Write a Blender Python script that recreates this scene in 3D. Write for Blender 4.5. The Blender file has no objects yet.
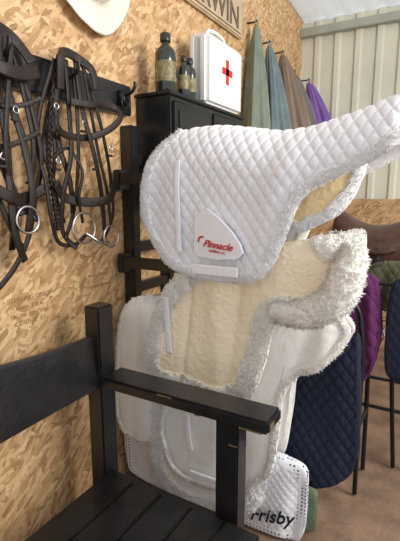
import bpy, bmesh, math, random
import numpy as np
from mathutils import Vector, Matrix
random.seed(4); rng=np.random.default_rng(4)
C=bpy.context
scn=C.scene
scn.view_settings.view_transform='Standard'
DZ=0.08
WX=-0.20   # left wall plane
BY=4.27    # back wall plane

# ------------------------------------------------------------ materials
def new_mat(name):
    m=bpy.data.materials.new(name); m.use_nodes=True
    nt=m.node_tree; b=nt.nodes['Principled BSDF']
    return m,nt,b
def N(nt,t,**k):
    n=nt.nodes.new(t)
    for a,v in k.items(): setattr(n,a,v)
    return n
def ramp(nt,fac,stops):
    r=N(nt,'ShaderNodeValToRGB'); e=r.color_ramp.elements
    while len(e)<len(stops): e.new(0.5)
    for el,(p,c) in zip(e,stops):
        el.position=p; el.color=(c[0],c[1],c[2],1)
    nt.links.new(fac,r.inputs['Fac']); return r.outputs['Color']
def simple(name,col,rough=.5,metal=0,var=.15,scale=20,bump=.1,bscale=None,coat=0,detail=4,spec=.5):
    m,nt,b=new_mat(name)
    tc=N(nt,'ShaderNodeTexCoord')
    n=N(nt,'ShaderNodeTexNoise'); n.inputs['Scale'].default_value=scale; n.inputs['Detail'].default_value=detail
    nt.links.new(tc.outputs['Object'],n.inputs['Vector'])
    lo=[c*(1-var) for c in col]; hi=[min(1,c*(1+var)) for c in col]
    c=ramp(nt,n.outputs['Fac'],[(.3,lo),(.7,hi)])
    nt.links.new(c,b.inputs['Base Color'])
    b.inputs['Roughness'].default_value=rough; b.inputs['Metallic'].default_value=metal
    b.inputs['Coat Weight'].default_value=coat; b.inputs['Specular IOR Level'].default_value=spec
    if bump:
        n2=N(nt,'ShaderNodeTexNoise'); n2.inputs['Scale'].default_value=bscale or scale*4
        nt.links.new(tc.outputs['Object'],n2.inputs['Vector'])
        bp=N(nt,'ShaderNodeBump'); bp.inputs['Strength'].default_value=bump; bp.inputs['Distance'].default_value=.01
        nt.links.new(n2.outputs['Fac'],bp.inputs['Height']); nt.links.new(bp.outputs['Normal'],b.inputs['Normal'])
    return m
def pile(name,col):
    m,nt,b=new_mat(name)
    b.inputs['Base Color'].default_value=(*col,1); b.inputs['Roughness'].default_value=1; b.inputs['Specular IOR Level'].default_value=.1
    b.inputs['Sheen Weight'].default_value=.3
    return m

def osb(name,tint=1.0,axes='YZ'):
    m,nt,b=new_mat(name)
    tc=N(nt,'ShaderNodeTexCoord'); sep=N(nt,'ShaderNodeSeparateXYZ'); nt.links.new(tc.outputs['Object'],sep.inputs[0])
    com=N(nt,'ShaderNodeCombineXYZ')
    nt.links.new(sep.outputs[axes[0]],com.inputs['X']); nt.links.new(sep.outputs[axes[1]],com.inputs['Y'])
    def layer(rot,sx,sy,off):
        mp=N(nt,'ShaderNodeMapping'); mp.inputs['Rotation'].default_value=(0,0,rot)
        mp2=N(nt,'ShaderNodeMapping'); mp2.inputs['Scale'].default_value=(sx,sy,1); mp2.inputs['Location'].default_value=(off,off*.7,0)
        nt.links.new(com.outputs[0],mp.inputs['Vector']); nt.links.new(mp.outputs[0],mp2.inputs['Vector'])
        nz=N(nt,'ShaderNodeTexNoise'); nz.inputs['Scale'].default_value=1.8; nz.inputs['Detail'].default_value=6; nt.links.new(mp2.outputs[0],nz.inputs['Vector'])
        ad=N(nt,'ShaderNodeMixRGB',blend_type='ADD'); ad.inputs['Fac'].default_value=.9
        nt.links.new(mp2.outputs[0],ad.inputs[1]); nt.links.new(nz.outputs['Color'],ad.inputs[2])
        v=N(nt,'ShaderNodeTexVoronoi'); v.voronoi_dimensions='2D'; v.inputs['Scale'].default_value=1
        nt.links.new(ad.outputs[0],v.inputs['Vector'])
        s=N(nt,'ShaderNodeSeparateColor'); nt.links.new(v.outputs['Color'],s.inputs[0])
        g=N(nt,'ShaderNodeTexNoise'); g.inputs['Scale'].default_value=3; g.inputs['Detail'].default_value=5
        mg=N(nt,'ShaderNodeMapping'); mg.inputs['Scale'].default_value=(.3,3,1)
        nt.links.new(mp2.outputs[0],mg.inputs['Vector']); nt.links.new(mg.outputs[0],g.inputs['Vector'])
        return s,v,g
    L=[layer(.30,19,60,0),layer(1.75,22,66,7),layer(-.75,18,56,13),layer(2.5,24,72,23)]
    t=tint
    def col(L):
        mx=N(nt,'ShaderNodeMath',operation='MULTIPLY_ADD'); mx.inputs[1].default_value=.80
        nt.links.new(L[2].outputs['Fac'],mx.inputs[0])
        sc=N(nt,'ShaderNodeMath',operation='MULTIPLY_ADD'); sc.inputs[1].default_value=.58; sc.inputs[2].default_value=-.18
        nt.links.new(L[0].outputs['Red'],sc.inputs[0]); nt.links.new(sc.outputs[0],mx.inputs[2])
        return ramp(nt,mx.outputs[0],[(0.08,(.17*t,.082*t,.028*t)),(.25,(.40*t,.22*t,.09*t)),(.5,(.60*t,.37*t,.175*t)),(.75,(.72*t,.49*t,.26*t)),(1,(.86*t,.68*t,.45*t))])
    cs=[col(l) for l in L]
    def mixer(src,thr,c1,c2):
        gt=N(nt,'ShaderNodeMath',operation='GREATER_THAN'); gt.inputs[1].default_value=thr
        nt.links.new(src,gt.inputs[0]); mm=N(nt,'ShaderNodeMixRGB')
        nt.links.new(gt.outputs[0],mm.inputs[0]); nt.links.new(c1,mm.inputs[1]); nt.links.new(c2,mm.inputs[2]); return mm.outputs[0]
    c=mixer(L[0][0].outputs['Green'],.5,cs[0],cs[1]); c=mixer(L[2][0].outputs['Blue'],.62,c,cs[2]); c=mixer(L[3][0].outputs['Blue'],.68,c,cs[3])
    nt.links.new(c,b.inputs['Base Color']); b.inputs['Roughness'].default_value=.6
    bp=N(nt,'ShaderNodeBump'); bp.inputs['Strength'].default_value=.35; bp.inputs['Distance'].default_value=.004
    nt.links.new(c,bp.inputs['Height']); nt.links.new(bp.outputs[0],b.inputs['Normal'])
    return m

def cloth_mat(name,col,rimcol,fleece=.8,dots=False,core=.06):
    m,nt,b=new_mat(name)
    tc=N(nt,'ShaderNodeTexCoord'); at=N(nt,'ShaderNodeAttribute',attribute_name='rim')
    nz=N(nt,'ShaderNodeTexNoise'); nz.inputs['Scale'].default_value=110; nz.inputs['Detail'].default_value=5
    nt.links.new(tc.outputs['Object'],nz.inputs['Vector'])
    nl=N(nt,'ShaderNodeTexNoise'); nl.inputs['Scale'].default_value=7; nt.links.new(tc.outputs['Object'],nl.inputs['Vector'])
    fl=ramp(nt,nz.outputs['Fac'],[(.3,[c*.92 for c in rimcol]),(.55,rimcol)])
    base=ramp(nt,nl.outputs['Fac'],[(.35,[c*.95 for c in col]),(.65,col)])
    if dots:
        v=N(nt,'ShaderNodeTexVoronoi'); v.inputs['Scale'].default_value=62; v.inputs['Randomness'].default_value=.0
        nt.links.new(tc.outputs['Object'],v.inputs['Vector'])
        fl=ramp(nt,v.outputs['Distance'],[(.24,(.03,.04,.12)),(.30,(.80,.82,.86))])
    mx=N(nt,'ShaderNodeMixRGB'); nt.links.new(at.outputs['Fac'],mx.inputs[0]); nt.links.new(base,mx.inputs[1]); nt.links.new(fl,mx.inputs[2])
    nt.links.new(mx.outputs[0],b.inputs['Base Color'])
    b.inputs['Roughness'].default_value=.95; b.inputs['Specular IOR Level'].default_value=.2; b.inputs['Sheen Weight'].default_value=.2 if col[0]>.3 else .05
    hm=N(nt,'ShaderNodeMath',operation='MULTIPLY'); nt.links.new(nz.outputs['Fac'],hm.inputs[0])
    k=N(nt,'ShaderNodeMath',operation='MULTIPLY_ADD'); k.inputs[1].default_value=fleece; k.inputs[2].default_value=core
    nt.links.new(at.outputs['Fac'],k.inputs[0]); nt.links.new(k.outputs[0],hm.inputs[1])
    bp=N(nt,'ShaderNodeBump'); bp.inputs['Strength'].default_value=.7; bp.inputs['Distance'].default_value=.006
    nt.links.new(hm.outputs[0],bp.inputs['Height']); nt.links.new(bp.outputs[0],b.inputs['Normal'])
    return m

M={}
M['osb']=osb('osb_board',.98); M['osb2']=osb('osb_board_dark',.82,'XZ')
M['black_wood']=simple('black_painted_wood',(.010,.010,.011),.33,0,.4,14,.15,60,coat=.15)
M['worn']=simple('worn_wood_edge',(.16,.11,.06),.6)
M['black_metal']=simple('black_metal',(.012,.012,.014),.35,.3,.2,10,.05)
M['black_satin']=simple('black_satin_cabinet',(.012,.014,.018),.3,.2,.2,10,.02)
M['leather']=simple('dark_leather',(.017,.010,.008),.45,0,.5,60,.25,220,spec=.4)
M['brown_leather']=simple('brown_leather',(.060,.022,.010),.32,0,.4,30,.2,200)
M['steel']=simple('steel_bit',(.55,.55,.56),.22,1,.1,20,0)
M['white_plastic']=simple('white_plastic',(.80,.80,.78),.35,0,.03,6,.0)
M['red']=simple('red_print',(.55,.02,.03),.4,0,.05,6,0)
M['dark_glass']=simple('dark_bottle',(.016,.020,.014),.12,0,.2,10,0,coat=.5)
M['label']=simple('bottle_label',(.20,.17,.08),.5,0,.6,60,0)
M['cap']=simple('bottle_cap',(.02,.02,.02),.3)
M['webbing']=simple('white_webbing',(.84,.85,.88),.7,0,.03,60,.3,500)
M['seam_grey']=simple('grey_case_seam',(.62,.64,.69),.8,0,.04,60,.1)  # plain grey, used only for the seam of the first-aid case
M['cream_metal']=simple('cream_sheet_metal',(.66,.66,.55),.45,0,.07,3,.02)
M['beam']=simple('grey_beam',(.36,.38,.32),.55,0,.1,8,.1)
M['floor']=simple('dusty_concrete',(.21,.135,.09),.85,0,.35,7,.5,40,detail=10)
M['sign_wood']=simple('sign_wood',(.52,.40,.26),.6,0,.2,9,.1)
M['sign_ink']=simple('sign_ink',(.16,.12,.08),.7)
M['stencil']=simple('stencil_ink',(.36,.21,.10),.8,0,.3,90,0)
M['straw']=simple('cream_straw',(.88,.82,.70),.8,0,.08,80,.6,160)
M['green_cloth']=simple('sage_cloth',(.20,.24,.19),.9,0,.12,12,.4,200)
M['teal_cloth']=simple('grey_teal_cloth',(.16,.215,.225),.9,0,.15,12,.4,200)
M['brown_cloth']=simple('taupe_cloth',(.24,.18,.135),.9,0,.15,12,.4,200)
M['slate_cloth']=simple('slate_cloth',(.19,.18,.18),.9,0,.15,12,.4,200)
M['purple_cloth']=simple('purple_cloth',(.20,.10,.36),.8,0,.15,12,.3,200)
M['grass_cloth']=simple('green_cloth',(.12,.17,.10),.9,0,.25,24,.4,120)
M['navy_ink']=simple('navy_thread',(.012,.014,.03),.8)
m,nt,b=new_mat('translucent_roof_sheet'); M['roof']=m
b.inputs['Base Color'].default_value=(.85,.87,.86,1); b.inputs['Roughness'].default_value=.5
tr=N(nt,'ShaderNodeBsdfTranslucent'); tr.inputs['Color'].default_value=(.9,.93,.92,1)
ms=N(nt,'ShaderNodeMixShader'); ms.inputs[0].default_value=.6
nt.links.new(b.outputs[0],ms.inputs[1]); nt.links.new(tr.outputs[0],ms.inputs[2])
nt.links.new(ms.outputs[0],nt.nodes['Material Output'].inputs['Surface'])

WHITE=(.82,.835,.88); FLW=(.94,.94,.94); FLC=(.95,.91,.83)
M['padA']=cloth_mat('white_quilted_cotton',WHITE,FLW,fleece=.7)
M['padB']=cloth_mat('cream_fleece',(.93,.82,.61),FLC,fleece=.8,core=.45)
M['padG']=cloth_mat('golden_fleece',(.88,.70,.40),FLW,fleece=.7,core=.5)
M['padE']=cloth_mat('white_fleece',(.92,.91,.88),FLW,fleece=.9,core=.5)
M['padC']=cloth_mat('white_felt',(.86,.85,.81),(.92,.90,.86),fleece=.7,core=.22)
M['padN']=cloth_mat('navy_quilt',(.020,.025,.048),(.016,.02,.04),fleece=.1)
M['padF']=cloth_mat('white_dotted_quilt',(.80,.81,.84),(.8,.8,.8),fleece=.05,dots=True)
M['padP']=cloth_mat('purple_quilt',(.13,.03,.11),(.10,.02,.09),fleece=.1)
M['padM']=cloth_mat('olive_quilt',(.10,.10,.06),(.07,.07,.045),fleece=.1,core=.4)
M['tuftW']=pile('fleece_fibre_white',(.985,.985,.985))
M['tuftC']=pile('fleece_fibre_cream',(.985,.955,.885))

# ------------------------------------------------------------ helpers
def empty(name,loc=(0,0,0)):
    e=bpy.data.objects.new(name,None); e.location=loc; C.collection.objects.link(e); return e
def mesh_obj(name,verts,faces,mat,parent=None,smooth=False):
    me=bpy.data.meshes.new(name); me.from_pydata([tuple(v) for v in verts],[],faces); me.update()
    if smooth:
        me.polygons.foreach_set('use_smooth',[True]*len(me.polygons))
    o=bpy.data.objects.new(name,me); C.collection.objects.link(o)
    if mat: me.materials.append(mat)
    if parent: o.parent=parent
    return o
def box(name,x0,x1,y0,y1,z0,z1,mat,parent=None,bev=.004):
    me=bpy.data.meshes.new(name); bm=bmesh.new(); bmesh.ops.create_cube(bm,size=1)
    for v in bm.verts:
        v.co=Vector(((x0+x1)/2+v.co.x*(x1-x0),(y0+y1)/2+v.co.y*(y1-y0),(z0+z1)/2+v.co.z*(z1-z0)))
    if bev: bmesh.ops.bevel(bm,geom=bm.edges[:],offset=bev,segments=2,affect='EDGES')
    bm.to_mesh(me); bm.free(); me.materials.append(mat)
    o=bpy.data.objects.new(name,me); C.collection.objects.link(o)
    if parent: o.parent=parent
    return o
def curve(name,pts,mat,r=.01,parent=None,cyclic=False):
    cu=bpy.data.curves.new(name,'CURVE'); cu.dimensions='3D'; cu.bevel_depth=r; cu.bevel_resolution=4
    sp=cu.splines.new('BEZIER'); sp.bezier_points.add(len(pts)-1)
    for p,q in zip(sp.bezier_points,pts):
        p.co=q; p.handle_left_type=p.handle_right_type='AUTO'
    sp.use_cyclic_u=cyclic; cu.materials.append(mat); cu.use_fill_caps=True
    o=bpy.data.objects.new(name,cu); C.collection.objects.link(o)
    if parent:o.parent=parent
    return o
def cr(pts,n=10,cyc=False):
    P=[np.array(p,float) for p in pts]; out=[]; L=len(P)
    rngi=range(L if cyc else L-1)
    for i in rngi:
        if cyc: p0,p1,p2,p3=P[i-1],P[i],P[(i+1)%L],P[(i+2)%L]
        else: p0=P[max(i-1,0)];p1=P[i];p2=P[i+1];p3=P[min(i+2,L-1)]
        for k in range(n):
            t=k/n
            out.append(.5*((2*p1)+(-p0+p2)*t+(2*p0-5*p1+4*p2-p3)*t*t+(-p0+3*p1-3*p2+p3)*t**3))
    if not cyc: out.append(P[-1])
    return out
def strap(name,pts,mat,w=.018,t=.004,parent=None,nrm=(1,0,0),cyc=False):
    c=cr(pts,10,cyc); n=len(c); nrm=np.array(nrm,float); V=[];Fs=[]
    for i in range(n):
        a=c[i-1] if (i>0 or cyc) else c[0]; b=c[(i+1)%n] if (i<n-1 or cyc) else c[-1]
        T=b-a; T/= (np.linalg.norm(T)+1e-9)
        s=np.cross(T,nrm); s/= (np.linalg.norm(s)+1e-9); nn=np.cross(s,T)
        for (p,q) in ((-.5,-.5),(-.5,.3),(-.35,.5),(.35,.5),(.5,.3),(.5,-.5)):
            V.append(c[i]+s*w*p+nn*t*q)
    m=n if cyc else n-1
    for i in range(m):
        j=(i+1)%n
        for k in range(6):
            l=(k+1)%6; Fs.append((i*6+k,i*6+l,j*6+l,j*6+k))
    if not cyc: Fs+= [tuple(range(5,-1,-1)),tuple((n-1)*6+k for k in range(6))]
    return mesh_obj(name,V,Fs,mat,parent,True)
def braid(name,pts,mat,r,parent):
    c=cr(pts,26); L=len(c)
    for sI in range(3):
        V=[];Fs=[];B=6; path=[]
        for i in range(L):
            T=c[min(i+1,L-1)]-c[max(i-1,0)]; T/=np.linalg.norm(T)+1e-9
            s=np.cross(T,(1,0,0)); s/=np.linalg.norm(s)+1e-9
            a=i*.55+sI*2.094
            path.append(c[i]+s*r*1.1*math.sin(a)+np.array((1,0,0))*r*.6*math.sin(2*a))
        for i in range(L):
            T=path[min(i+1,L-1)]-path[max(i-1,0)]; T/=np.linalg.norm(T)+1e-9
            s=np.cross(T,(1,0,0)); s/=np.linalg.norm(s)+1e-9; n=np.cross(s,T)
            for k in range(B):
                a=2*math.pi*k/B; V.append(path[i]+(s*math.cos(a)+n*math.sin(a))*r*.62)
        for i in range(L-1):
            for k in range(B):
                l=(k+1)%B; Fs.append((i*B+k,i*B+l,(i+1)*B+l,(i+1)*B+k))
        mesh_obj(name+'_strand_%d'%(sI+1),V,Fs,mat,parent,True)
def ring(name,c,R,r,mat,parent,axis='X'):
    V=[];Fs=[];A,B=40,8
    for i in range(A):
        a=2*math.pi*i/A
        for j in range(B):
            b=2*math.pi*j/B; rr=R+r*math.cos(b)
            u,v,w=rr*math.cos(a),rr*math.sin(a),r*math.sin(b)
            V.append((c[0]+w,c[1]+u,c[2]+v) if axis=='X' else ((c[0]+u,c[1]+w,c[2]+v) if axis=='Y' else (c[0]+u,c[1]+v,c[2]+w)))
    for i in range(A):
        for j in range(B):
            Fs.append((i*B+j,((i+1)%A)*B+j,((i+1)%A)*B+(j+1)%B,i*B+(j+1)%B))
    return mesh_obj(name,V,Fs,mat,parent,True)
def lathe(name,c,prof,mat,parent,seg=32):
    V=[];Fs=[]
    for r,z in prof:
        for i in range(seg):
            a=2*math.pi*i/seg; V.append((c[0]+r*math.cos(a),c[1]+r*math.sin(a),c[2]+z))
    for k in range(len(prof)-1):
        for i in range(seg):
            j=(i+1)%seg; Fs.append((k*seg+i,k*seg+j,(k+1)*seg+j,(k+1)*seg+i))
    return mesh_obj(name,V,Fs,mat,parent,True)
def text(name,body,size,loc,rot,mat,parent,ext=.001,shear=0,align='CENTER',bold=0):
    cu=bpy.data.curves.new(name,'FONT'); cu.body=body; cu.size=size; cu.extrude=ext; cu.shear=shear; cu.align_x=align; cu.offset=bold
    cu.materials.append(mat); o=bpy.data.objects.new(name,cu); C.collection.objects.link(o)
    o.location=loc; o.rotation_euler=rot; o.parent=parent; return o

_h=np.random.default_rng(9).random((256,256))
def vnoise(x,y):
    xi=np.floor(x).astype(int); yi=np.floor(y).astype(int); fx=x-xi; fy=y-yi
    fx=fx*fx*(3-2*fx); fy=fy*fy*(3-2*fy)
    g=lambda a,b:_h[a%256,b%256]
    return (g(xi,yi)*(1-fx)*(1-fy)+g(xi+1,yi)*fx*(1-fy)+g(xi,yi+1)*(1-fx)*fy+g(xi+1,yi+1)*fx*fy)-.5
def soft_normals(o,nrm):
    nrm=np.array(nrm,float); nrm/=np.linalg.norm(nrm,axis=1,keepdims=True)+1e-9
    o.data.normals_split_custom_set_from_vertices([tuple(v) for v in nrm])

# ------------------------------------------------------------ saddle pads
def pad(name,up,lo,y0,R,mat,thick=.012,quilt=0,qdepth=.006,rimw=.03,rimh=.008,fuzz=.0,rimfuzz=.004,
        tuft=0,tuftmat=None,tuftlen=.012,tuftw=.0018,edgeL=.08,edgeR=.08,nx=150,nv=90,wave=.006,R2=.13,dz=DZ,seed=0,spine=None,folds=(),stitch=False):
    up=np.array(up,float); lo=np.array(lo,float); up[:,1]+=dz; lo[:,1]+=dz
    x0=min(up[0,0],lo[0,0]); x1=max(up[-1,0],lo[-1,0])
    U=np.array(cr(up,12)); L=np.array(cr(lo,12))
    t=(1-np.cos(np.linspace(0,1,nx)*math.pi))/2; t=.5*t+.5*np.linspace(0,1,nx)
    xs=x0+(x1-x0)*t
    zu=np.interp(xs,np.maximum.accumulate(U[:,0]),U[:,1]); zl=np.interp(xs,np.maximum.accumulate(L[:,0]),L[:,1])
    zl=np.minimum(zl,zu-.002)
    if spine is None: zsp=zu.copy()
    else:
        sp=np.array(spine,float); zsp=np.interp(xs,sp[:,0],sp[:,1]+dz); zsp=np.maximum(zsp,zu)
    nb=34
    s=np.concatenate([np.linspace(1,0,nv),-np.linspace(0,1,nb)[1:]])
    S,X=np.meshgrid(s,xs); ZU=np.repeat(zu[:,None],len(s),1); ZL=np.repeat(zl[:,None],len(s),1); ZS=np.repeat(zsp[:,None],len(s),1)
    Z=ZU-(ZU-ZL)*np.abs(S)**1.35
    d=ZS-Z
    sm=lambda q:np.clip(q,0,1)**2*(3-2*np.clip(q,0,1))
    Rx=R*(.45+.55*sm((x1-X)/.10))
    q=1-np.clip(d/R2,0,1)
    off=Rx*(np.sqrt(np.clip(1-q*q,0,1)))
    Y=(y0+R)-np.sign(np.where(S==0,1,S))*off
    Y+= wave*2*vnoise(X*6+seed*3.1,Z*4+seed)*np.clip(d/.1,0,1)
    for (fx,fz,sl,wd,dp) in folds:
        Y+= dp*np.exp(-((X-fx-(Z-fz)*sl)/wd)**2)*np.clip(d/.15,0,1)
    P=np.stack([X,Y,Z],-1)
    du=np.gradient(P,axis=0)
    i0=nv-1
    dv=np.gradient(P,axis=1)
    jump=(np.abs(P[:,i0+1]-P[:,i0]).sum(-1)>.03)
    dv[jump,i0]=P[jump,i0]-P[jump,i0-1]; dv[jump,i0+1]=P[jump,i0+2]-P[jump,i0+1]
    Nn=np.cross(dv,du); ln=np.linalg.norm(Nn,axis=-1,keepdims=True); Nn/= (ln+1e-12)
    sgn=np.sign(Nn[nx//2,5,1]); Nn*= -sgn
    bl=[np.stack([np.linspace(x0,x1,220),np.interp(np.linspace(x0,x1,220),xs,zl)],-1)]
    for (a,b_) in ((x0,x0+edgeL),(x1-edgeR,x1)):
        xx=np.linspace(a,b_,60); bl.append(np.stack([xx,np.interp(xx,xs,zu)],-1))
    zz=np.linspace(zl[0],zu[0],14); bl.append(np.stack([zz*0+x0,zz],-1)); zz=np.linspace(zl[-1],zu[-1],14); bl.append(np.stack([zz*0+x1,zz],-1))
    dens=[]
    for seg in bl:
        for a,b_ in zip(seg[:-1],seg[1:]):
            k=max(1,int(np.linalg.norm(b_-a)/.006))
            for i in range(k): dens.append(a+(b_-a)*i/k)
    Bd=np.array(dens)
    flat=np.stack([X.ravel(),Z.ravel()],-1); D=np.empty(len(flat))
    for i in range(0,len(flat),2000):
        D[i:i+2000]=np.sqrt(((flat[i:i+2000,None,:]-Bd[None])**2).sum(-1)).min(1)
    D=D.reshape(X.shape)
    e=np.sqrt(np.clip(1-(1-np.clip(D/(thick*1.4),0,1))**2,0,1))
    Dw=D+ .012*vnoise(X*22+seed,Z*22)
    rim=1-sm((Dw-rimw*.85)/(rimw*.3)) if rimw>0 else D*0
    h=thick*.5*e
    if stitch: h=h-.004*np.exp(-((D-rimw*1.5)/.005)**2)
    if quilt:
        a=(X*1.15+Z*.85)/quilt; b_=(X*1.15-Z*.85)/quilt
        ga=np.abs(a-np.round(a)); gb=np.abs(b_-np.round(b_))
        g=np.maximum(np.exp(-(ga/.075)**2),np.exp(-(gb/.075)**2))
        puff=(np.clip(ga*2,0,1)*np.clip(gb*2,0,1))**.5
        h=h+(puff*qdepth*.45-g*qdepth*.55)*(1-rim)*e
    nf=vnoise(X*90+seed,Z*90)+.6*vnoise(X*190,Z*190+seed)
    nm=vnoise(X*34+seed,Z*34)
    h=h+rim*(rimh*e+rimfuzz*(nf*.7+nm*1.3))+ (1-rim)*fuzz*(nf+nm)*e
    hi=thick*.5*e + rim*rimh*.6*e
    O=P+Nn*h[...,None]; I=P-Nn*hi[...,None]
    n1,n2=X.shape; idx=np.arange(n1*n2).reshape(n1,n2); off2=n1*n2
    keep=np.ones((n1-1,n2-1),bool); jm=jump[:-1]|jump[1:]; keep[jm,i0]=False
    q=np.stack([idx[:-1,:-1],idx[1:,:-1],idx[1:,1:],idx[:-1,1:]],-1)[keep]
    qi=q[:,::-1]+off2
    bd=list(idx[0,:])+list(idx[1:,-1])+list(idx[-1,-2::-1])+list(idx[-2:0:-1,0])
    st=[(bd[i],bd[i]+off2,bd[(i+1)%len(bd)]+off2,bd[(i+1)%len(bd)]) for i in range(len(bd)) if not (bd[i] in (idx[0,i0],) and jump[0])]
    for i in range(n1-1):
        if jm[i]:
            st.append((idx[i,i0],idx[i+1,i0],idx[i+1,i0]+off2,idx[i,i0]+off2)); st.append((idx[i,i0+1],idx[i+1,i0+1],idx[i+1,i0+1]+off2,idx[i,i0+1]+off2))
    faces=[tuple(int(k) for k in f) for f in np.concatenate([q,qi])]+[tuple(int(k) for k in f) for f in st]
    V=np.concatenate([O.reshape(-1,3),I.reshape(-1,3)])
    par=empty(name)
    o=mesh_obj('pad_body',V,faces,mat,par,True)
    at=o.data.attributes.new('rim','FLOAT','POINT'); at.data.foreach_set('value',np.concatenate([rim.ravel(),rim.ravel()]).astype(np.float32))
    bm=bmesh.new(); bm.from_mesh(o.data); bmesh.ops.recalc_face_normals(bm,faces=bm.faces); bm.to_mesh(o.data); bm.free()
    if tuft:
        w=((rim>.4).astype(float))*(S>-.15)*ln[...,0]
        w=w.ravel(); w/=w.sum()
        pick=rng.choice(len(w),tuft,p=w)
        Vt=[];Ft=[];Nt=[]
        Or=O.reshape(-1,3); Nr=Nn.reshape(-1,3); Dr=D.ravel()
        for i in pick:
            p=Or[i]+rng.normal(0,.002,3); n=Nr[i]*.8+rng.normal(0,.55,3); sn=Nr[i]+rng.normal(0,.18,3)
            if Dr[i]<.012:
                j=np.argmin(((Bd-flat[i])**2).sum(-1)); ov=Bd[j]-flat[i]; l=np.linalg.norm(ov)+1e-6
                o2=np.array([ov[0]/l,0,ov[1]/l])*(1 if l>1e-4 else 0)
                n=n*.7+o2*.9; sn=sn+o2*.45
            n=n+np.array([0,0,-.25]); n/=np.linalg.norm(n)+1e-9
            a=np.cross(n,rng.normal(0,1,3)); a/=np.linalg.norm(a)+1e-9; b2=np.cross(n,a)
            Lh=tuftlen*rng.uniform(.6,1.25); wd=tuftw; k=len(Vt)
            base=p-n*.003
            for g in range(3):
                an=g*2.094; Vt.append(base+(a*math.cos(an)+b2*math.sin(an))*wd)
            midp=p+n*Lh*.55+a*Lh*.12
            for g in range(3):
                an=g*2.094; Vt.append(midp+(a*math.cos(an)+b2*math.sin(an))*wd*.75)
            Vt.append(p+n*Lh*.9+a*Lh*.45); Nt+=[sn]*7
            for g in range(3):
                g2=(g+1)%3; Ft.append((k+g,k+g2,k+3+g2,k+3+g)); Ft.append((k+3+g,k+3+g2,k+6))
        to=mesh_obj('fleece_pile',Vt,Ft,tuftmat,par,True); soft_normals(to,Nt)
    return par
mm=lambda s:[tuple(float(a)/1000 for a in p.split(',')) for p in s.split()]

A_up=mm('70,1290 80,1390 108,1478 158,1546 224,1590 342,1604 500,1584 609,1566 710,1572 803,1594 890,1618 957,1642 996,1655 1050,1668 1078,1650')
A_lo=mm('70,1280 84,1225 114,1165 156,1112 214,1066 320,1038 469,1030 568,1047 623,1095 663,1177 695,1265 719,1322 757,1362 812,1392 871,1420 941,1455 1006,1500 1060,1570 1078,1620')
A=pad('quilted_saddle_pad',A_up,A_lo,1.40,.14,M['padA'],thick=.016,quilt=.050,qdepth=.0058,rimw=.036,rimh=.009,rimfuzz=.003,tuft=11000,tuftmat=M['tuftW'],tuftlen=.006,tuftw=.0016,nx=270,nv=170,R2=.16,edgeL=.12,edgeR=.05,seed=1,wave=.010,
      spine=mm('70,1600 224,1602 342,1604'+' 500,1584 609,1566 710,1572 803,1594 890,1618 957,1642 996,1655 1050,1668 1078,1650'),folds=((.60,1.3,.3,.05,-.012),(.13,1.3,.15,.05,.012)))
B_up=mm('50,640 56,700 78,800 128,925 190,1010 310,1095 480,1149 605,1163 720,1185 813,1202 875,1222 905,1215')
B_lo=mm('50,620 72,572 108,543 180,530 246,529 366,514 478,530 549,592 600,726 624,846 659,915 759,925 841,975 885,1050 905,1150')
B=pad('fleece_saddle_pad',B_up,B_lo,1.44,.11,M['padB'],thick=.02,rimw=.080,rimh=.013,fuzz=.0028,rimfuzz=.009,tuft=17000,tuftmat=M['tuftC'],tuftlen=.009,nx=230,nv=150,seed=2,edgeL=.28,spine=mm('50,1200 905,1222'),wave=.012,
      folds=((.26,.9,.10,.016,.012),(.40,.9,-.05,.05,-.014),(.47,.9,.12,.02,.010)))
C_up=mm('82,320 88,370 134,475 202,600 296,713 400,820 475,869 637,901 740,915 835,922 875,890 884,865')
C_lo=mm('82,290 92,250 130,146 175,103 244,80 370,86 470,113 533,160 600,225 628,300 648,480 655,590 702,675 775,715 842,785 879,850 884,860')
Cp=pad('felt_saddle_pad',C_up,C_lo,1.48,.08,M['padC'],thick=.022,rimw=.022,rimh=.006,fuzz=.0012,rimfuzz=.004,tuft=7000,tuftmat=M['tuftC'],tuftlen=.007,seed=3,edgeL=.2,spine=mm('80,915 884,922'),wave=.014,folds=((.66,.6,.25,.04,.015),(.40,.3,.1,.025,.010)),stitch=True)
D_up=mm('-186,390 -175,560 -160,700 -130,810 -90,865 -40,885 75,895 88,880')
D_lo=mm('-186,330 -175,270 -150,222 -100,190 -40,185 20,200 70,230 88,260')
Dp=pad('thick_saddle_pad',D_up,D_lo,1.50,.05,M['padC'],thick=.03,rimw=.02,rimh=.004,rimfuzz=.003,fuzz=.001,tuft=3000,tuftmat=M['tuftW'],tuftlen=.006,nx=90,nv=80,seed=4,R2=.08,edgeL=.1,spine=mm('-186,890 88,895'),wave=.016,folds=((-.06,.5,.1,.03,.008),),stitch=True)
E_up=mm('0,330 40,450 200,500 500,500 575,450 600,350')
E_lo=mm('0,250 15,120 50,20 150,-45 280,-62 390,-40 500,10 570,80 600,300')
Ep=pad('sheepskin_saddle_pad',E_up,E_lo,1.515,.05,M['padE'],thick=.02,rimw=.07,rimh=.012,rimfuzz=.007,tuft=7000,tuftmat=M['tuftW'],tuftlen=.010,nx=90,nv=80,seed=5,R2=.08,spine=mm('0,500 600,500'))
F_up=mm('-175,200 -150,240 200,275 500,290 700,285 742,255')
F_lo=mm('-175,100 -165,20 -140,-40 0,-66 300,-68 600,-68 722,-62 742,60')
Fp=pad('dotted_saddle_pad',F_up,F_lo,1.54,.03,M['padF'],thick=.012,quilt=.035,qdepth=.004,rimw=.035,rimh=.002,rimfuzz=0,nx=190,nv=90,seed=6,R2=.06,wave=.010,folds=((.70,.1,.15,.03,.014),))
N_up=mm('420,690 440,712 540,730 680,752 790,764 850,782 880,765 905,310')
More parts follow.
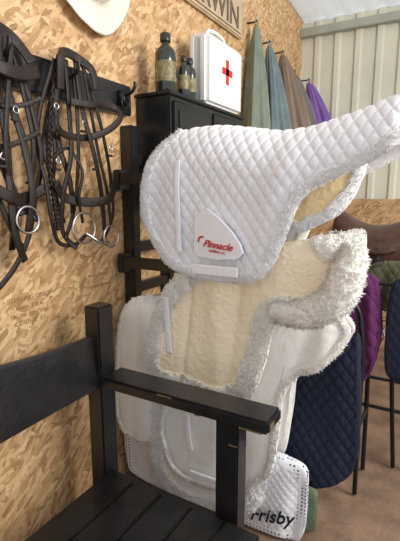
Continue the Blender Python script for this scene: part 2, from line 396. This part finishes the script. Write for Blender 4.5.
N_lo=mm('420,150 440,110 560,90 680,78 800,120 870,180 898,240 905,300')
Np=pad('navy_quilted_saddle_pad',N_up,N_lo,1.71,.03,M['padN'],thick=.014,quilt=.055,qdepth=.008,rimw=.012,rimh=.003,rimfuzz=0,seed=7,R2=.06,edgeR=.05,nx=180,nv=130,wave=.012)
G_up=mm('560,1440 600,1475 690,1480 800,1490 872,1480 890,1440')
G_lo=mm('560,1330 600,1290 692,1225 750,1245 810,1280 855,1335 890,1420')
Gp=pad('sheepskin_lined_saddle_pad',G_up,G_lo,1.475,.05,M['padG'],thick=.02,rimw=.032,rimh=.010,rimfuzz=.005,fuzz=.003,tuft=5000,tuftmat=M['tuftW'],tuftlen=.008,nx=90,nv=70,seed=8,R2=.08)
gg=pad('green_saddle_cloth',mm('690,60 695,120 750,130 768,110'),mm('690,20 695,-66 750,-68 768,-50'),1.63,.02,M['grass_cloth'],thick=.01,rimw=0,rimfuzz=0,nx=40,nv=30,R2=.05,seed=12)

def roll(name,pts,rad,mat,parent,tm,n=6500):
    c=cr(pts,20); V=[];Fs=[];SG=36; L=len(c)
    rr=cr([(r,0,0) for r in rad],20)
    for i,p in enumerate(c):
        T=c[min(i+1,L-1)]-c[max(i-1,0)]; T/=np.linalg.norm(T)
        a=np.cross(T,(0,1,0)); a/=np.linalg.norm(a); b=np.cross(T,a); r=rr[i][0]
        for k in range(SG):
            an=2*math.pi*k/SG
            rad_=r*(1+.22*float(vnoise(np.array(i*.16+3),np.array(k*.45)))+.22*float(vnoise(np.array(i*.5),np.array(k*.9))))
            V.append(p+(a*math.cos(an)+b*math.sin(an))*rad_)
    for i in range(L-1):
        for k in range(SG):
            l=(k+1)%SG; Fs.append((i*SG+k,i*SG+l,(i+1)*SG+l,(i+1)*SG+k))
    Fs+=[tuple(range(SG-1,-1,-1)),tuple((L-1)*SG+k for k in range(SG))]
    o=mesh_obj(name,V,Fs,mat,parent,True)
    at=o.data.attributes.new('rim','FLOAT','POINT'); at.data.foreach_set('value',np.ones(len(V),np.float32))
    Vt=[];Ft=[];Nt=[]
    for _ in range(n):
        i=rng.integers(0,L); k=rng.integers(0,SG); p=V[i*SG+k]+rng.normal(0,.003,3); nn=p-c[i]; nn/=np.linalg.norm(nn)+1e-9
        Nt+=[nn+rng.normal(0,.18,3)]*4
        nn=nn+rng.normal(0,.45,3); nn/=np.linalg.norm(nn); a=np.cross(nn,rng.normal(0,1,3)); a/=np.linalg.norm(a); b=np.cross(nn,a)
        Lh=.010*rng.uniform(.6,1.2); q=len(Vt)
        for g in range(3): Vt.append(p-nn*.002+(a*math.cos(g*2.094)+b*math.sin(g*2.094))*.002)
        Vt.append(p+nn*Lh+a*Lh*.4)
        Ft+=[(q,q+1,q+3),(q+1,q+2,q+3),(q+2,q,q+3)]
    to=mesh_obj(name+'_pile',Vt,Ft,tm,parent,True); soft_normals(to,Nt)
roll('rolled_fleece_end',[(.64,1.41,1.02),(.75,1.405,1.03),(.845,1.40,1.09),(.885,1.40,1.19),(.895,1.41,1.27)],[.030,.046,.054,.052,.032],M['padB'],B,M['tuftC'])

ya=1.370
strap('girth_strap_loop',[(.252,ya+.016,1.555),(.254,ya+.005,1.46),(.258,ya+.004,1.36),(.262,ya+.004,1.24),(.266,ya+.003,1.215)],M['webbing'],.024,.004,A,nrm=(0,-1,0))
box('girth_keeper_strap',.325,.515,ya-.006,ya+.004,1.138,1.174,M['webbing'],A,.003)
pts=[(.335,1.335),(.36,1.37),(.385,1.38),(.43,1.35),(.485,1.30),(.52,1.255),(.53,1.225),(.51,1.205),(.43,1.197),(.345,1.205),(.333,1.225)]
V=[(x,ya+.001,z) for x,z in pts]+[(x,ya+.016,z) for x,z in pts]; n=len(pts)
mesh_obj('label_panel',V,[tuple(range(n))]+[(i,(i+1)%n,n+(i+1)%n,n+i) for i in range(n)],M['webbing'],A)
text('label_script','Pinnacle',.036,(.43,ya-.002,1.238),(math.pi/2,.10,0),M['red'],A,.0015,shear=.45,bold=.0005)
text('label_small_print','saddlery co.',.014,(.43,ya-.002,1.222),(math.pi/2,.10,0),M['red'],A,.001)
strap('label_emblem',[(.352,ya-.001,1.258),(.357,ya-.001,1.274),(.374,ya-.001,1.278)],M['red'],.007,.002,A,nrm=(0,-1,0))
strap('girth_strap_loop',[(.175,1.410,1.02),(.18,1.410,.90),(.19,1.410,.78)],M['webbing'],.026,.004,B,nrm=(0,-1,0))
strap('girth_strap_loop',[(.24,1.458,.50),(.25,1.456,.40),(.262,1.456,.34)],M['webbing'],.026,.004,Cp,nrm=(0,-1,0))
box('girth_keeper_strap',.26,.40,1.448,1.460,.215,.245,M['webbing'],Cp,.002)
text('embroidered_name','Frisby',.080,(.612,1.518,.088),(math.pi/2,-.25,0),M['navy_ink'],Fp,.002,shear=.5,bold=.001)

# ------------------------------------------------------------ saddle rack
rk=empty('saddle_rack')
box('upright_front',-.198,-.135,1.60,1.655,.0,1.74,M['black_wood'],rk)
box('upright_back',-.198,-.135,1.90,1.945,.0,1.355,M['black_wood'],rk)
for i,z in enumerate((1.59,1.37,1.18,.98,.6)):
    box('rung_%d'%(i+1),-.18,-.145,1.62,1.70 if z>1.4 else 1.92,z-.025,z+.025 if z!=1.37 else 1.355,M['black_wood'],rk)
for i,(z,x,y) in enumerate(((1.50,.78,1.54),(1.12,.62,1.55),(.80,.55,1.56),(.50,.5,1.565),)):
    box('arm_%d'%(i+1),-.17,x,y-.015,y+.02,z-.025,z+.025,M['black_wood'],rk)
    box('arm_bracket_%d'%(i+1),-.18,-.145,y-.02,1.63,z-.05,z+.04,M['black_wood'],rk)
curve('navy_rack_rail',[(-.16,1.74,.80),(.5,1.74,.80),(.88,1.74,.825)],M['black_metal'],.010,rk)

# ------------------------------------------------------------ bench
bn=empty('wooden_bench')
def crest(y):
    t=abs(y-.30)/.88
    return .885+.11*math.exp(-((t-.0)/.42)**2)
ys=np.linspace(-.58,1.18,70); V=[];Fs=[]
for i,y in enumerate(ys):
    zt=crest(y); zb=.665+.02*math.sin((y-.3)*2)
    xb=-.005
    V+=[(xb+.025,y,zb),(xb,y,zb),(xb-.02,y,zt),(xb-.012,y,zt+.008),(xb+.002,y,zt+.008),(xb+.008,y,zt)]
for i in range(69):
    for k in range(6):
        l=(k+1)%6; Fs.append((i*6+k,(i+1)*6+k,(i+1)*6+l,i*6+l))
Fs+=[tuple(range(6)),tuple(69*6+k for k in range(5,-1,-1))]
mesh_obj('backrest_board',V,Fs,M['black_wood'],bn)
for s,(a,b) in enumerate(((1.165,1.25),(-.66,-.575))):
    box('back_post_%d'%(s+1),-.04,.035,a,b,0,1.01,M['black_wood'],bn,.006)
    box('front_leg_%d'%(s+1),.52,.605,a+.03,b+.02,0,.70,M['black_wood'],bn,.006)
    box('armrest_%d'%(s+1),.03,.72,a-.0,b+.04,.690,.735,M['black_wood'],bn,.009)
    box('side_rail_%d'%(s+1),.03,.60,a+.02,a+.055,.24,.31,M['black_wood'],bn,.004)
for i in range(5):
    box('seat_slat_%d'%(i+1),.045+i*.132,.045+i*.132+.126,-.64,1.175,.305,.330,M['black_wood'],bn,.005)
box('seat_front_rail',.66,.69,-.64,1.175,.22,.305,M['black_wood'],bn,.004)
box('seat_leg_1',.62,.68,1.09,1.15,0,.305,M['black_wood'],bn,.004)
box('seat_leg_2',.62,.68,-.62,-.56,0,.305,M['black_wood'],bn,.004)
for i,(x0,x1,y0,y1,z0,z1) in enumerate([(.715,.7215,1.18,1.215,.704,.722),(.30,.36,1.1635,1.1665,.727,.7315),(.62,.70,1.1635,1.1665,.692,.697),(.455,.475,1.1635,1.1665,.692,.6955),(.57,.604,1.193,1.196,.60,.605)]):
    box('worn_patch_%d'%(i+1),x0,x1,y0,y1,z0,z1,M['worn'],bn,.0005)

# ------------------------------------------------------------ bridles and rack board
rb=empty('bridle_rack')
box('rack_board',-.198,-.165,.2,1.65,1.785,1.915,M['black_wood'],rb,.006)
for i,y in enumerate((.55,.95,1.24,1.57)):
    curve('hook_%d'%(i+1),[(-.17,y,1.86),(-.11,y,1.865),(-.085,y,1.885),(-.08,y,1.91)],M['black_metal'],.007,rb)
    lathe('hook_plate_%d'%(i+1),(-.155,y,1.85),[(.0,-.03),(.02,-.03),(.02,.03),(0,.03)],M['black_metal'],rb,16)
ring('rack_ring',(-.14,1.575,1.83),.025,.004,M['black_metal'],rb)
def bridle(name,o):
    b=empty(name); k=0
    for spec in o['straps']:
        pts,w=spec[0],spec[1]; x=spec[2] if len(spec)>2 else -.13
        P=[(x+.018*math.sin(i*1.7+k),p[0],p[1]) for i,p in enumerate(pts)]
        strap('strap_%d'%(k+1),P,M['leather'],w,.006,b); k+=1
    for j,(pts,r) in enumerate(o.get('braids',())):
        braid('plaited_rein_%d'%(j+1),[(-.115+.01*math.sin(i),p[0],p[1]) for i,p in enumerate(pts)],M['leather'],r,b)
    for i,(y,z,R) in enumerate(o['rings']):
        ring('bit_ring_%d'%(i+1),(-.095,y,z),R,.0045,M['steel'],b)
    for i,(y,z) in enumerate(o['buckles']):
        ring('buckle_%d'%(i+1),(-.098,y,z),.010,.0025,M['steel'],b)
        box('keeper_%d'%(i+1),-.112,-.098,y-.014,y+.014,z-.035,z-.026,M['leather'],b,.002)
    if 'bit' in o:
        (a,c)=o['bit']; curve('bit_mouthpiece',[(-.095,a[0],a[1]),(-.07,(a[0]+c[0])/2,(a[1]+c[1])/2-.02),(-.095,c[0],c[1])],M['steel'],.007,b)
    return b
bridle('leather_bridle',dict(straps=[
 ([(1.165,1.80),(1.16,1.90),(1.20,1.935),(1.27,1.935),(1.32,1.90),(1.335,1.83)],.034,-.10),
 ([(1.18,1.92),(1.14,1.76),(1.12,1.62),(1.13,1.50),(1.17,1.40)],.021),
 ([(1.15,1.90),(1.10,1.74),(1.075,1.60),(1.08,1.48),(1.10,1.34),(1.15,1.25),(1.22,1.235),(1.26,1.27)],.016,-.12),
 ([(1.21,1.93),(1.19,1.78),(1.17,1.62),(1.20,1.48),(1.23,1.36)],.022),
 ([(1.225,1.92),(1.225,1.74),(1.20,1.58),(1.16,1.42),(1.17,1.29),(1.22,1.22)],.019,-.115),
 ([(1.27,1.94),(1.27,1.76),(1.32,1.58),(1.38,1.42),(1.39,1.28)],.021,-.11),
 ([(1.31,1.93),(1.36,1.77),(1.43,1.60),(1.47,1.48),(1.45,1.34),(1.36,1.23)],.015),
 ([(1.29,1.93),(1.32,1.77),(1.385,1.60),(1.42,1.45),(1.41,1.30)],.014,-.12),
 ([(1.12,1.665),(1.18,1.645),(1.30,1.65),(1.40,1.69),(1.47,1.75),(1.46,1.79),(1.38,1.79),(1.30,1.77),(1.20,1.765)],.026,-.095),
 ([(1.11,1.47),(1.17,1.42),(1.26,1.40),(1.37,1.41),(1.43,1.46)],.036,-.095),
 ([(1.12,1.56),(1.20,1.60),(1.24,1.52),(1.22,1.42),(1.26,1.32)],.012,-.10),
 ([(1.20,1.92),(1.155,1.74),(1.145,1.58),(1.15,1.46),(1.20,1.32)],.016,-.14),
 ([(1.26,1.90),(1.245,1.72),(1.25,1.56),(1.24,1.38),(1.17,1.26)],.015,-.12)],
 braids=[([(1.17,1.90),(1.12,1.70),(1.10,1.55),(1.12,1.40),(1.14,1.30)],.0065)],
 rings=[(1.245,1.30,.06),(1.40,1.255,.045)],buckles=[(1.135,1.55),(1.33,1.56),(1.42,1.62),(1.14,1.74),(1.275,1.70)],bit=((1.25,1.28),(1.38,1.23))))
bridle('leather_bridle',dict(straps=[
 ([(.86,1.80),(.88,1.90),(.93,1.935),(1.0,1.92),(1.04,1.86)],.038,-.10),
 ([(.90,1.92),(.88,1.76),(.90,1.62),(.95,1.48),(.98,1.36)],.026),
 ([(.93,1.92),(.935,1.74),(.95,1.60),(.93,1.44),(.94,1.30),(.99,1.20)],.026,-.115),
 ([(.95,1.93),(.97,1.76),(1.0,1.60),(1.01,1.44),(1.0,1.30)],.028,-.11),
 ([(.91,1.92),(.90,1.74),(.92,1.54),(.97,1.40),(.96,1.24)],.024,-.14),
 ([(1.02,1.92),(1.05,1.74),(1.075,1.56),(1.06,1.42),(1.02,1.28),(.93,1.18),(.84,1.10)],.019),
 ([(.84,1.84),(.92,1.81),(1.0,1.815),(1.08,1.84)],.042,-.09),
 ([(.84,1.46),(.92,1.42),(1.0,1.42),(1.07,1.45)],.038,-.095),
 ([(.83,1.62),(.90,1.58),(.98,1.60),(1.05,1.64)],.018,-.095),
 ([(.84,1.74),(.92,1.71),(1.0,1.72),(1.06,1.75)],.016,-.10),
 ([(.86,1.90),(.84,1.70),(.86,1.50),(.92,1.34),(.99,1.24)],.020,-.12),
 ([(1.0,1.92),(1.02,1.76),(1.035,1.60),(1.03,1.45),(1.01,1.36)],.017,-.12),
 ([(.98,1.90),(.93,1.72),(.92,1.56),(.96,1.44),(1.03,1.34)],.017,-.10)],
 rings=[(.985,1.345,.045)],buckles=[(.91,1.55),(1.01,1.50),(.97,1.70)]))

# ------------------------------------------------------------ wide-brimmed hat on the wall
ht=empty('straw_hat'); V=[];Fs=[];SG=64
prof=[(.0,.115),(.05,.112),(.085,.095),(.10,.06),(.105,.01),(.125,.0),(.17,-.004),(.215,.004),(.225,.002),(.215,-.004),(.17,-.012),(.12,-.010),(.095,.0)]
for r,h in prof:
    for i in range(SG):
        a=2*math.pi*i/SG; hh=h+(.012*math.sin(a*3+1)*(r/.2)**2 if r>.11 else 0)+.0015*math.sin(a*16)
        V.append((WX+.035+hh,1.43+r*.98*math.cos(a),2.30+r*1.0*math.sin(a)))
for k in range(len(prof)-1):
    for i in range(SG):
        j=(i+1)%SG; Fs.append((k*SG+i,k*SG+j,(k+1)*SG+j,(k+1)*SG+i))
mesh_obj('hat_body',V,Fs,M['straw'],ht,True)
curve('hat_peg',[(WX,1.43,2.37),(WX+.06,1.43,2.375),(WX+.07,1.43,2.38)],M['black_metal'],.006,ht)

# ------------------------------------------------------------ sign
sg=empty('wooden_sign')
box('sign_board',WX+.002,WX+.03,2.02,2.86,2.46,2.80,M['sign_wood'],sg,.008)
text('sign_lettering','ERWIN',.19,(WX+.033,2.50,2.505),(math.pi/2,0,math.pi/2),M['sign_ink'],sg,.003)
curve('sign_border',[(WX+.032,2.05,2.485),(WX+.032,2.4,2.485),(WX+.032,2.83,2.485)],M['sign_ink'],.003,sg)
sp=empty('stencil_print')
for r,(z,y,t,s) in enumerate([(1.04,1.05,'STERLING OSB/3',.026),(1.01,1.05,'18mm  T & G',.022),(.98,1.05,'EN 300  EN 13986',.022),(.95,1.05,'CE  0502  E1',.026),(1.07,1.42,'PANEL GRADE',.020),(1.02,1.42,'THIS SIDE DOWN',.020)]):
    text('stencil_line_%d'%(r+1),t,s,(WX+.0015,y,z),(math.pi/2,0,math.pi/2),M['stencil'],sp,.0004)

# ------------------------------------------------------------ cabinet + items
cb=empty('metal_cabinet'); K=.022
box('cabinet_body',WX+.002,-.006,1.72,2.52,1.36,1.86+K,M['black_satin'],cb,.008)
box('cabinet_top',WX+.002,.006,1.71,2.53,1.86+K,1.875+K,M['black_satin'],cb,.004)
for i in range(2):
    y=1.745+i*.385; box('cabinet_door_%d'%(i+1),-.008,.004,y,y+.37,1.385,1.86,M['black_metal'],cb,.006)
    box('door_panel_%d'%(i+1),.003,.009,y+.04,y+.33,1.43,1.82,M['black_satin'],cb,.004)
    curve('door_handle_%d'%(i+1),[(.006,y+.02+.33*(1-i),1.58),(.028,y+.02+.33*(1-i),1.59),(.028,y+.02+.33*(1-i),1.66),(.006,y+.02+.33*(1-i),1.67)],M['steel'],.005,cb)
def bottle(x,y,r,h):
    b=empty('dark_bottle'); z=1.8755+K
    lathe('glass',(x,y,z),[(0,0),(r*.9,0),(r,.006),(r,h*.66),(r*.92,h*.72),(r*.45,h*.80),(r*.4,h*.82),(r*.4,h*.90),(0,h*.90)],M['dark_glass'],b)
    lathe('label',(x,y,z),[(r+.0012,h*.18),(r+.0012,h*.52)],M['label'],b)
    lathe('cap',(x,y,z),[(0,h*.86),(r*.5,h*.86),(r*.52,h*.87),(r*.5,h*.99),(r*.42,h),(0,h)],M['cap'],b)
bottle(-.06,1.775,.048,.262); bottle(-.030,1.885,.028,.19); bottle(-.045,1.965,.034,.20); bottle(-.135,1.93,.036,.215); bottle(-.150,2.02,.026,.17)
fa=empty('first_aid_box'); z0=1.877+K; z1=2.235+K
box('case_back',-.120,-.066,2.07,2.50,z0,z1,M['white_plastic'],fa,.020)
box('case_front',-.062,.0,2.07,2.50,z0,z1,M['white_plastic'],fa,.020)
box('case_seam',-.070,-.060,2.078,2.492,z0+.008,z1-.007,M['seam_grey'],fa,.004)
box('cross_upright',-.002,.002,2.28,2.315,2.035,2.165,M['red'],fa,.001)
box('cross_bar',-.002,.002,2.235,2.36,2.083,2.119,M['red'],fa,.001)
curve('handle',[(-.07,2.19,z1-.01),(-.07,2.195,z1+.035),(-.07,2.24,z1+.05),(-.07,2.34,z1+.05),(-.07,2.385,z1+.035),(-.07,2.39,z1-.01)],M['white_plastic'],.011,fa)
for i,y in enumerate((2.14,2.44)):
    box('latch_%d'%(i+1),-.09,-.045,y-.02,y+.02,z1-.01,z1+.01,M['white_plastic'],fa,.004)

# ------------------------------------------------------------ hanging cloths (folded rugs hung by one corner)
def hanging(name,ap,cen,ry,rx,zb,mat,folds=7,seed=0):
    e=empty(name); V=[];Fs=[];SG=96;NR=34
    for k in range(NR):
        t=k/(NR-1); z=ap[2]+(zb-ap[2])*t; s=.12+.88*t**.62
        cx=ap[0]+(cen[0]-ap[0])*t**.8; cy=ap[1]+(cen[1]-ap[1])*t**.8
        for i in range(SG):
            a=2*math.pi*i/SG; sa,ca=math.sin(a),math.cos(a)
            f=1+.20*min(1,t*3)*math.sin(a*folds+seed+t*1.2)+.10*t*math.sin(a*2+seed)+.06*math.sin(a*13+seed*2)
            V.append((cx+rx*s*f*ca,cy+ry*s*f*sa,z+(.03*math.sin(a*3+seed) if k==NR-1 else 0)))
    for k in range(NR-1):
        for i in range(SG):
            j=(i+1)%SG; Fs.append((k*SG+i,k*SG+j,(k+1)*SG+j,(k+1)*SG+i))
    Fs.append(tuple(range(SG)))
    mesh_obj('draped_cloth',V,Fs,mat,e,True)
    ring('hanging_loop',(ap[0],ap[1],ap[2]+.02),.022,.004,mat,e)
    curve('peg',[(WX,ap[1],ap[2]+.03),(ap[0]-.01,ap[1],ap[2]+.03),(ap[0]+.005,ap[1],ap[2]+.035)],M['black_metal'],.006,e)
hanging('sage_hanging_cloth',(-.13,3.0,2.58),(-.09,2.95,0),.13,.10,1.60,M['green_cloth'],4,0)
hanging('teal_hanging_cloth',(-.11,3.20,2.50),(-.05,3.28,0),.13,.12,1.65,M['teal_cloth'],5,1)
hanging('taupe_hanging_cloth',(-.10,3.46,2.50),(.01,3.57,0),.13,.16,1.65,M['brown_cloth'],5,2)
hanging('slate_hanging_cloth',(-.09,3.74,2.42),(.06,3.81,0),.11,.14,1.65,M['slate_cloth'],5,3)
hanging('purple_hanging_cloth',(-.04,3.99,2.40),(.17,4.05,0),.12,.15,1.65,M['purple_cloth'],5,4)

# ------------------------------------------------------------ room shell
wl=box('wall_left',WX-.05,WX,-1.2,BY+.05,0,3.15,M['osb'],None,0)
fl=box('floor',WX-.05,3.4,-1.2,BY+.1,-.05,0,M['floor'],None,0)
V=[];Fs=[]
x=WX; prof=[]
while x<3.4:
    prof+= [(x,0),(x+.12,0),(x+.135,-.022),(x+.165,-.022),(x+.18,0)]; x+=.18
for (a,d) in prof: V+=[(a,BY+d,0),(a,BY+d,3.0)]
for i in range(len(prof)-1): Fs.append((2*i,2*i+2,2*i+3,2*i+1))
wb=mesh_obj('wall_back',V,Fs,M['cream_metal'])
so=wb.modifiers.new('s','SOLIDIFY'); so.thickness=.01; so.offset=1
box('trim_osb_dado',WX+.002,3.4,BY-.055,BY-.025,0,1.39,M['osb2'],None,.003)
box('trim_top_beam',WX+.002,3.4,BY-.09,BY-.025,2.86,2.93,M['beam'],None,.004)
V=[];Fs=[]
x=WX-.05; k=0
while x<3.45:
    z=.018*math.sin(k*math.pi/2.5)
    V+=[(x,BY+.1,3.0+z),(x,1.2,3.25+z)]; k+=1; x+=.035
for i in range(k-1): Fs.append((2*i,2*i+2,2*i+3,2*i+1))
mesh_obj('ceiling',V,Fs,M['roof'],None,True)

# ------------------------------------------------------------ saddle on stand
sd=empty('leather_saddle')
V=[];Fs=[];NU,NV=40,28
for i in range(NU):
    u=i/(NU-1); x=.60+.46*u
    zt=1.22+.10*(abs(u-.5)*2)**2.0+ (.03*u)
    w=.07+.10*math.sin(math.pi*min(1,u*1.05))**.8
    for j in range(NV):
        v=j/(NV-1)*2-1; a=v*1.55
        V.append((x,2.55+w*math.sin(a),zt-.12*(1-math.cos(a))))
for i in range(NU-1):
    for j in range(NV-1): Fs.append((i*NV+j,i*NV+j+1,(i+1)*NV+j+1,(i+1)*NV+j))
o=mesh_obj('seat',V,Fs,M['brown_leather'],sd,True); so=o.modifiers.new('s','SOLIDIFY'); so.thickness=.03; so.offset=-1
for s in (-1,1):
    V=[(x,2.55+s*(.165+.02*t),1.17-.30*t*(1-.25*((x-.85)/.25)**2)) for t in np.linspace(0,1,10) for x in np.linspace(.68,1.04,14)]
    Fs=[(i*14+j,i*14+j+1,(i+1)*14+j+1,(i+1)*14+j) for i in range(9) for j in range(13)]
    o=mesh_obj('flap_%s'%('near' if s<0 else 'far'),V,Fs,M['brown_leather'],sd,True); so=o.modifiers.new('s','SOLIDIFY'); so.thickness=.012
    strap('stirrup_leather_%s'%('near' if s<0 else 'far'),[(.84,2.55+s*.19,1.16),(.84,2.55+s*.205,1.02),(.84,2.55+s*.205,.80)],M['leather'],.025,.005,sd,nrm=(0,s,0))
    iron=[(.84+.0,2.55+s*.205,.80),(.885,2.55+s*.205,.75),(.895,2.55+s*.205,.68),(.84,2.55+s*.205,.675),(.785,2.55+s*.205,.68),(.795,2.55+s*.205,.75)]
    curve('stirrup_iron_%s'%('near' if s<0 else 'far'),iron,M['steel'],.006,sd,cyclic=True)
    V=[];Fs=[]
    for i in range(24):
        x=.60+.44*i/23
        for k in range(10):
            a=2*math.pi*k/10; rr=.035*(1-.5*abs(i/11.5-1)**3)
            V.append((x,2.55+s*.10+rr*math.cos(a),1.135+rr*math.sin(a)))
    for i in range(23):
        for k in range(10): Fs.append((i*10+k,i*10+(k+1)%10,(i+1)*10+(k+1)%10,(i+1)*10+k))
    mesh_obj('panel_%s'%('near' if s<0 else 'far'),V,Fs,M['straw'],sd,True)
st=empty('saddle_stand')
curve('top_rail',[(.50,2.55,1.08),(.8,2.55,1.09),(1.15,2.55,1.09)],M['black_metal'],.02,st)
for i,(x,s) in enumerate(((.60,-1),(.60,1),(1.08,-1),(1.08,1))):
    curve('leg_%d'%(i+1),[(x,2.55,1.08),(x,2.55+s*.14,.6),(x,2.55+s*.26,.012)],M['black_metal'],.014,st)
for s in (-1,1):
    curve('foot_rail_%s'%('a' if s<0 else 'b'),[(.6,2.55+s*.2,.3),(.84,2.55+s*.2,.3),(1.08,2.55+s*.2,.3)],M['black_metal'],.010,st)
pp=pad('purple_quilted_rug',mm('520,870 560,955 700,985 830,985 885,940 915,720'),mm('520,600 560,440 700,400 830,440 885,510 915,660'),2.10,.03,M['padP'],thick=.014,quilt=.06,qdepth=.006,rimw=.015,rimh=.003,rimfuzz=0,nx=110,nv=70,R2=.06,seed=9,wave=.014,folds=((.80,.8,.1,.04,.02),(.87,.8,-.1,.02,-.012)))
pm=pad('olive_saddle_cloth',mm('800,940 815,985 860,1010 960,1020 1050,1010 1090,960'),mm('800,880 815,800 860,770 930,770 1040,790 1090,880'),2.30,.02,M['padM'],thick=.012,rimw=.012,rimfuzz=0,quilt=.05,qdepth=.004,nx=90,nv=60,R2=.05,seed=10,wave=.012,folds=((.88,.95,.1,.03,.02),))
pn=pad('navy_rug',mm('935,800 950,940 985,975 1100,975 1140,900'),mm('935,640 950,520 1000,490 1100,500 1140,650'),2.10,.03,M['padN'],thick=.014,rimw=.012,rimh=.002,rimfuzz=0,quilt=.05,qdepth=.005,nx=70,nv=50,R2=.05,seed=11)
hr=empty('tubular_rug_rack')
for i,y in enumerate((1.98,2.20)):
    curve('hoop_%d'%(i+1),[(.64,y,.012),(.66,y,.5),(.68,y,.85),(.71,y,.94),(.765,y,.965),(.82,y,.93),(.845,y,.84),(.86,y,.45),(.865,y,.012)],M['black_metal'],.011,hr)
for i,(x,z) in enumerate(((.665,.35),(.862,.35),(.765,.965))):
    curve('tie_%d'%(i+1),[(x,1.98,z),(x,2.09,z),(x,2.20,z)],M['black_metal'],.009,hr)
for i,x in enumerate((.97,1.10)):
    curve('leg_rear_%d'%(i+1),[(x-.02,2.13,1.02),(x,2.22,.5),(x+.03,2.30,.012)],M['black_metal'],.011,hr)
curve('rug_rail',[(.5,2.13,1.015),(.8,2.13,1.02),(1.16,2.13,1.02)],M['black_metal'],.009,hr)

# ------------------------------------------------------------ camera and light
cam=bpy.data.cameras.new('camera'); co=bpy.data.objects.new('camera',cam); C.collection.objects.link(co)
co.location=(1.15,0,1.43); co.rotation_euler=(math.radians(80),0,math.radians(30))
cam.sensor_fit='VERTICAL'; cam.sensor_height=36; cam.lens=431/541*36; cam.clip_start=.02
scn.camera=co
w=bpy.data.worlds.new('overcast'); scn.world=w; w.use_nodes=True
bg=w.node_tree.nodes['Background']; bg.inputs[0].default_value=(.97,.97,1,1); bg.inputs[1].default_value=.98
def area(name,loc,tgt,sx,sy,e,col=(1,1,1)):
    l=bpy.data.lights.new(name,'AREA'); l.shape='RECTANGLE'; l.size=sx; l.size_y=sy; l.energy=e; l.color=col
    o=bpy.data.objects.new(name,l); C.collection.objects.link(o); o.location=loc
    o.rotation_euler=(Vector(tgt)-Vector(loc)).to_track_quat('-Z','Y').to_euler(); return o
area('doorway_daylight',(3.1,1.6,2.5),(0,1.6,1.1),1.2,1.4,95,(1,.96,.90))
